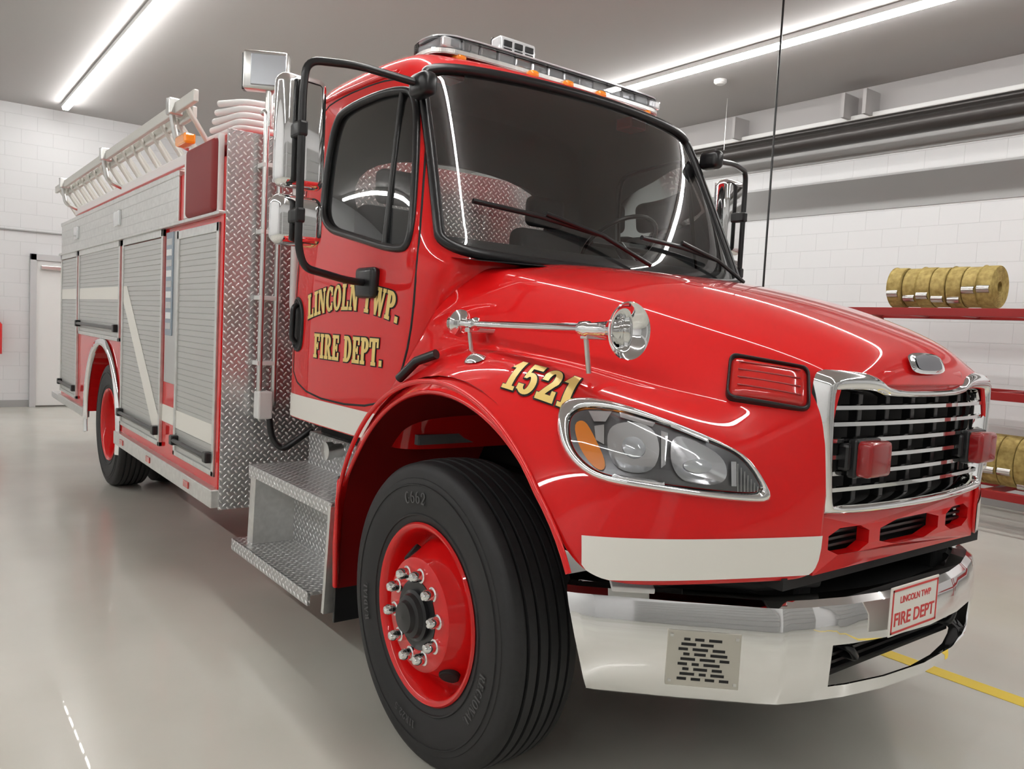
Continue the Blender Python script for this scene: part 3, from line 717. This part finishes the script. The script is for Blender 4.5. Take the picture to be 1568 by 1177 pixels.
for s in (-1,1):
    wheel(0,s,1.06);wheel(-5.18,s,1.06,False)
    lathe("inner_tyre",[(.1,.3),(.13,.42),(.12,.5),(0,.52),(-.12,.5),(-.13,.42),(-.1,.3)],'y',(-5.18,s*.72,.52),RUB,T,48)
    box("frame_rail",-7.6,.95,s*.43-.04,s*.43+.04,.62,.88,BLKM,T,.01)
TL=mat("tyre_lettering",(.055,.055,.058),.35)
for body,ac,h in (("G662",98,.042),("11R22.5",-100,.028),("REGIONAL",-25,.032),("RADIAL",190,.030)):
    def fn(u,v,uc,ac=ac,h=h):
        r=.375+v;a=math.radians(ac)-u/.385;return (r*math.cos(a),-1.06-.1445,.52+r*math.sin(a))
    lettering("tyre_lettering",body,h,1.0,fn,TL,0)
box("front_axle",-.07,.07,-.98,.98,.42,.54,BLKM,T,.02);box("rear_axle",-5.3,-5.06,-.9,.9,.40,.64,BLKM,T,.05)
for s in (-1,1): box("front_hub_knuckle",-.12,.12,s*.9-.06,s*.9+.06,.36,.70,BLKM,T,.04)
box("transmission",-1.9,-.5,-.35,.35,.45,1.0,BLKM,T,.08)
# ------------------------------------------------------------ steps
for s in (-1,1):
    box("upper_step",-1.80,-.80,s*1.16,s*.84,.715,.735,DIAS,T,.003);box("upper_step_lip",-1.80,-.80,s*1.165,s*1.15,.675,.735,DIAS,T,.003)
    box("lower_step",-1.92,-.92,s*1.20,s*.92,.305,.322,DIAS,T,.003);box("lower_step_lip",-1.92,-.92,s*1.205,s*1.19,.262,.322,DIAS,T,.003)
    for x in (-1.78,-.84):
        prism("step_bracket",[(x-.06,.27),(x+.02,.27),(x+.05,.72),(x-.02,.72)],'y',s*.93,s*1.15,ALU,T) if x<-1 else prism("step_bracket",[(x-.012,.25),(x+.012,.25),(x+.05,.72),(x+.026,.72)],'y',s*.93,s*1.17,ALU,T)
    box("step_riser",-1.78,-.86,s*.93-.004,s*.93+.004,.32,.70,DIAS,T,0)
    box("upper_riser",-1.74,-.74,s*.86-.004,s*.86+.004,.735,.90,DIAS,T,0)
    box("upper_riser_top",-1.74,-.74,s*.86,s*.74,.895,.905,DIAS,T,0)
    lathe("fuel_tank",[(-1.74,.001),(-1.74,.20),(-1.72,.23),(-.84,.23),(-.82,.20),(-.82,.001)],'x',(0,s*.62,.55),ALU,T,40)
    box("battery_box",-1.70,-.85,s*.82,s*.6,.80,.96,BLKM,T,.01)
    lathe("fuel_filler",[(0,.035),(s*.05,.035),(s*.055,.045),(s*.09,.045),(s*.095,.001)],'y',(-1.35,s*.86,.86),STEEL,T,20)
    box("mud_flap",-.80,-.785,s*1.14,s*.85,.22,.85,BLK,T,.003)
# ------------------------------------------------------------ horn
hy,hz=-1.0,1.512;hx=.125
lathe("air_horn",[(-.30,.001),(-.30,.020),(-.285,.042),(-.255,.050),(-.24,.035),(-.235,.018),(-.18,.018),(-.175,.024),(-.16,.024),(-.155,.013),(.38,.017),(.39,.024),(.42,.024),(.43,.019),(.50,.026),(.555,.042),(.585,.066),(.59,.080),(.586,.082),(.575,.066),(.54,.038),(.45,.010)],'x',(hx,hy,hz),CHROME,T,40)
for x in (-.2+hx,.41+hx):
    box("horn_bracket",x-.015,x+.015,hy-.01,hy+.13,hz-.03,hz-.015,STEEL,T,.003);tube("horn_post",[(x,hy,hz-.02),(x,hy+.02,hz-.13)],.008,STEEL)
# ------------------------------------------------------------ mirrors
for s in (-1,1):
    P=fillet([(-.62,s*.90,2.47),(-.68,s*1.18,2.50),(-.735,s*1.36,2.49),(-.74,s*1.37,2.38),(-.74,s*1.37,1.78),(-.75,s*1.34,1.70),(-.80,s*1.12,1.665),(-.82,s*1.00,1.665)],.07)
    tube("mirror_arm",P,.0155,BLK);
    box("mirror_upper_mount",-.69,-.56,s*.87,s*.95,2.42,2.52,BLK,T,.03,3);box("mirror_lower_mount",-.90,-.74,s*1.0,s*1.05,1.60,1.73,BLK,T,.02,3)
    box("mirror_head",-.87,-.775,s*1.445,s*1.245,2.01,2.45,CHROME,T,.04,5)
    box("mirror_convex",-.87,-.775,s*1.455,s*1.245,1.785,1.985,CHROME,T,.045,5)
    box("mirror_glass",-.877,-.869,s*1.43,s*1.26,2.03,2.43,LTS,T,.003)
    for z in (2.23,1.90): box("mirror_clamp",-.79,-.72,s*1.35,s*1.39,z-.03,z+.03,BLK,T,.01)
# ------------------------------------------------------------ roof equipment
PT=Proj(CT,(0,0,3.0),(1,0,0),(0,1,0),(0,0,-1))
for i,y in enumerate((-.60,-.22,0,.22,.60)):
    c=PT(-.80-.05*(abs(y)>.5),y,0);box("roof_marker_light",c.x-.05,c.x+.035,y-.028,y+.028,c.z-.02,c.z+.018,AMB,T,.018,3)
lb=chaikin([(-1.12,-.60),(-1.07,-.72),(-.96,-.74),(-.85,-.72),(-.80,-.60),(-.80,.60),(-.85,.72),(-.96,.74),(-1.07,.72),(-1.12,.60)],2)
prism("light_bar_base",lb,'z',2.705,2.728,ALU,T,.004);prism("light_bar_lens",lb,'z',2.728,2.78,LENS,T,.008)
prism("light_bar_top",[(x_*.985-.012,y_*.985) for x_,y_ in lb],'z',2.781,2.787,CLR,T)
for k in range(14):
    y=-.65+k*.10;box("light_bar_module",-1.05,-.825,y-.049,y+.049,2.730,2.777,LTS if k%3 else CLR,T,.010)
for s in (-.60,.60): box("light_bar_foot",-1.0,-.88,s-.06,s+.06,2.62,2.71,RED,T,.01)
box("roof_flood_light",-.98,-.90,-.34,-.12,2.79,2.89,CLR,T,.015,3);box("roof_flood_back",-1.0,-.975,-.33,-.13,2.78,2.90,BLK,T,.01)
for k in range(3):
    for j in range(2): box("flood_led",-.901,-.894,-.32+k*.065,-.27+k*.065,2.805+j*.036,2.833+j*.036,BLK,T,.003)
# ------------------------------------------------------------ pumper body
Y=1.235
body=box("pumper_body",-7.35,-2.05,-Y,Y,.56,2.33,RED,None,0)
cc=[]
for s in (-1,1):
    arch=[(-5.18+.66*math.cos(a),.52+.68*math.sin(a)) for a in [math.pi*k/24 for k in range(25)]]+[(-5.84,.2),(-4.52,.2)]
    cc.append(prism("c",arch,'y',s*.5,s*1.4,BLK,None))
cut(body,cc);T.add(body)
box("body_front_plate",-2.052,-2.038,-Y-.004,Y+.004,.45,2.47,DIA,T,.002)
box("body_top_front",-2.85,-2.053,-Y+.02,Y-.02,2.33,2.46,RED,T,.005)
box("hose_bed_floor",-7.3,-2.9,-1.0,1.0,2.33,2.42,TEX,T,.02)
def rollup(x0,x1,z0,z1,s):
    yy=Y
    V=[];F=[];p=.034;n=int((z1-z0-.06)/p);zz=z0+.03
    prf=[]
    for k in range(n): prf+= [(zz+k*p,.008),(zz+k*p+.003,.0115),(zz+k*p+.031,.012),(zz+k*p+.0335,.008)]
    for (z,o) in prf: V+= [(x0+.03,s*(yy+o),z),(x1-.03,s*(yy+o),z)]
    for i in range(len(prf)-1): F.append((2*i,2*i+1,2*i+3,2*i+2))
    ob=mk("rollup_slats",V,F,SLAT,T)
    for (a,b,c,d_) in ((x0,x0+.035,z0,z1),(x1-.035,x1,z0,z1),(x0,x1,z1-.05,z1),(x0,x1,z0,z0+.03)):
        box("rollup_frame",a,b,s*yy,s*(yy+.022),c,d_,ALU,T,.003)
    tube("rollup_lift_bar",[(x0+.06,s*(yy+.04),z0+.10),(x1-.06,s*(yy+.04),z0+.10)],.014,BLK)
    for x in (x0+.06,x1-.06): box("lift_bar_end",x-.03,x+.03,s*(yy+.01),s*(yy+.055),z0+.07,z0+.13,BLK,T,.008)
for s in (-1,1):
    rollup(-2.90,-2.10,.62,1.99,s);rollup(-4.42,-3.24,.62,2.03,s);rollup(-6.28,-4.50,1.25,2.03,s);rollup(-7.30,-6.35,.62,2.03,s)
    box("header_panel",-7.33,-2.92,s*Y,s*(Y+.014),2.05,2.33,ALU,T,.004);box("header_drip_edge",-7.33,-2.05,s*Y,s*(Y+.04),2.025,2.045,ALU,T,.004)
    for z in (2.12,2.19,2.26): box("header_groove",-7.32,-2.93,s*(Y+.013),s*(Y+.0155),z-.003,z+.003,STEEL,T,0)
    box("top_edge",-7.35,-2.9,s*(Y-.02),s*(Y+.02),2.325,2.36,ALU,T,.005)
    box("rub_rail",-4.50,-2.05,s*(Y-.02),s*(Y+.045),.46,.56,ALU,T,.006);box("rub_rail_rear",-7.35,-5.86,s*(Y-.02),s*(Y+.03),.50,.58,ALU,T,.006)
    for x in (-4.2,-3.4,-2.5): box("rail_marker",x-.05,x+.05,s*(Y+.045),s*(Y+.052),.49,.53,RLENS,T,.004)
    box("pump_panel",-3.20,-2.92,s*Y,s*(Y+.008),1.05,2.0,STEEL,T,.002)
    box("gauge_strip",-3.18,-3.02,s*Y,s*(Y+.014),1.35,2.0,BLUE,T,.004)
    for k in range(9): box("gauge_label",-3.16,-3.04,s*(Y+.012),s*(Y+.016),1.39+k*.066,1.43+k*.066,WHP if k%2 else STEEL,T,.001)
    for x in (-6.4,-4.6): box("side_scene_light",x-.09,x+.09,s*(Y+.01),s*(Y+.035),2.14,2.26,CLR,T,.02,3)
    V=[];F=[]
    for k in range(33):
        a=math.radians(-12+204*k/32)
        for (r,o) in ((.655,.0),(.655,.03),(.70,.035),(.715,.01)): V.append((-5.18+r*math.cos(a),s*(Y+o),.52+(r+.02)*math.sin(a)))
    for k in range(32):
        for j in range(3):F.append((k*4+j,k*4+j+1,(k+1)*4+j+1,(k+1)*4+j))
    mk("arch_trim",V,F,CHROME,T,True)
    box("rear_step_bumper",-7.85,-7.2,s*(Y+.02),s*.3,.50,.56,DIA,T,.004)
    box("body_stripe_rear",-7.26,-6.39,s*(Y+.013),s*(Y+.0145),1.575,1.675,WHT,T,0);box("body_stripe_mid",-6.24,-4.54,s*(Y+.013),s*(Y+.0145),1.575,1.675,WHT,T,0)
    prism("body_stripe_diag",[(-4.38,1.675),(-4.27,1.675),(-3.28,.80),(-3.28,.66),(-3.37,.66),(-4.38,1.56)],'y',s*(Y+.013),s*(Y+.0145),WHT,T)
    box("body_stripe_post",-3.24,-2.90,s*Y,s*(Y+.003),.79,.90,WHT,T,0)
    box("body_stripe_front",-2.865,-2.135,s*(Y+.013),s*(Y+.0145),.79,.90,WHT,T,0)
    box("cover_panel",-2.62,-2.11,s*Y,s*(Y+.06),2.04,2.43,DRED,T,.04,4)
    box("cover_strap",-2.13,-2.10,s*Y,s*(Y+.03),2.03,2.45,WHP,T,.003);box("cover_strap",-2.66,-2.63,s*Y,s*(Y+.03),2.03,2.45,WHP,T,.003)
    box("sign_plate",-2.83,-2.70,s*Y,s*(Y+.006),2.06,2.40,WHP,T,.002)
    box("corner_post",-2.09,-2.045,s*Y,s*(Y+.012),.56,2.03,RED,T,.003)
box("body_rear_step",-7.9,-7.35,-Y,Y,.48,.53,DIA,T,.004)
for (x,y) in ((-1.97,-1.06),(-1.97,-.98)):
    tube("grab_rail",fillet([(-2.03,y,2.58),(x,y,2.58),(x,y,1.02),(-2.03,y,1.02)],.04),.017,STEEL)
for z in (1.25,1.6,1.95,2.3): box("rail_standoff",-2.04,-1.955,-1.08,-.96,z-.012,z+.012,WHP,T,.004)
tube("vent_pipe",fillet([(-1.93,-.90,2.2),(-1.93,-.90,1.5),(-1.85,-.80,1.3),(-1.85,-.6,1.3)],.1),.022,WHP)
tube("air_hose",fillet([(-1.95,-1.02,1.05),(-1.93,-1.0,.85),(-1.9,-.95,.78),(-1.85,-.8,.9)],.08),.018,BLK)
box("pole_clamp",-2.0,-1.92,-1.08,-1.0,.95,1.10,WHP,T,.01)
tube("light_pole",[(-1.97,-1.05,2.5),(-1.97,-1.05,2.70)],.02,STEEL)
rz=Matrix.Rotation(math.radians(-30),4,'Z')
FACE=mat("flood_face",(.35,.37,.40),.2,.3,1)
box("flood_light_head",-2.02,-1.94,-1.18,-.95,2.68,2.88,STEEL,T,.015,3,rot=rz);box("flood_light_face",-1.950,-1.930,-1.16,-.98,2.70,2.86,FACE,T,.005,rot=rz)
box("flood_light_fins",-2.06,-2.01,-1.17,-.97,2.69,2.88,BLK,T,.005,rot=rz)
def ladder(name,x0,x1,p0,p1,m):
    (y0,z0),(y1,z1)=p0,p1
    box(name+"_rail",x0,x1,y0-.015,y0+.015,z0-.035,z0+.035,m,T,.006);box(name+"_rail",x0,x1,y1-.015,y1+.015,z1-.035,z1+.035,m,T,.006)
    n=int((x1-x0)/.3)
    for k in range(n):
        x=x0+.15+k*.3;tube(name+"_rung",[(x,y0,z0),(x,y1,z1)],.016,m)
LAD=mat("ladder_aluminium",(.62,.61,.57),.45,.4)
ladder("ladder",-7.85,-2.66,(-1.23,2.76),(-1.0,2.42),LAD)
ladder("extension_ladder",-7.6,-2.9,(-1.17,2.72),(-.94,2.40),LAD)
ladder("roof_ladder",-7.4,-3.2,(-1.10,2.50),(-.60,2.46),WHP)
for x in (-7.3,-5.2,-3.1):
    tube("ladder_rack_arm",fillet([(x,-.75,2.35),(x,-.78,2.40),(x,-1.22,2.56),(x,-1.27,2.82)],.04),.018,STEEL)
    box("rack_clamp",x-.04,x+.04,-1.28,-1.19,2.72,2.82,STEEL,T,.008)
for k in range(6):
    y=-.85+k*.12;z=2.58+.05*(k%3)
    tube("pike_pole",[(-7.0,y,z),(-2.35,y,z)],.016,WHP)
for k in range(5):
    z=2.54+k*.045
    tube("folded_hose",fillet([(-2.75+.04*k,-1.12,z),(-2.30-.03*k,-1.10+.02*k,z),(-2.28-.03*k,-.5,z+.02),(-2.75,-.45,z)],.06),.018,WHP)
box("amber_side_light",-2.95,-2.75,-1.27,-1.20,2.50,2.56,AMB,T,.012)
# ------------------------------------------------------------ world
w=bpy.data.worlds.new("w");S.world=w;w.use_nodes=True;w.node_tree.nodes["Background"].inputs[0].default_value=(.6,.62,.65,1);w.node_tree.nodes["Background"].inputs[1].default_value=.3
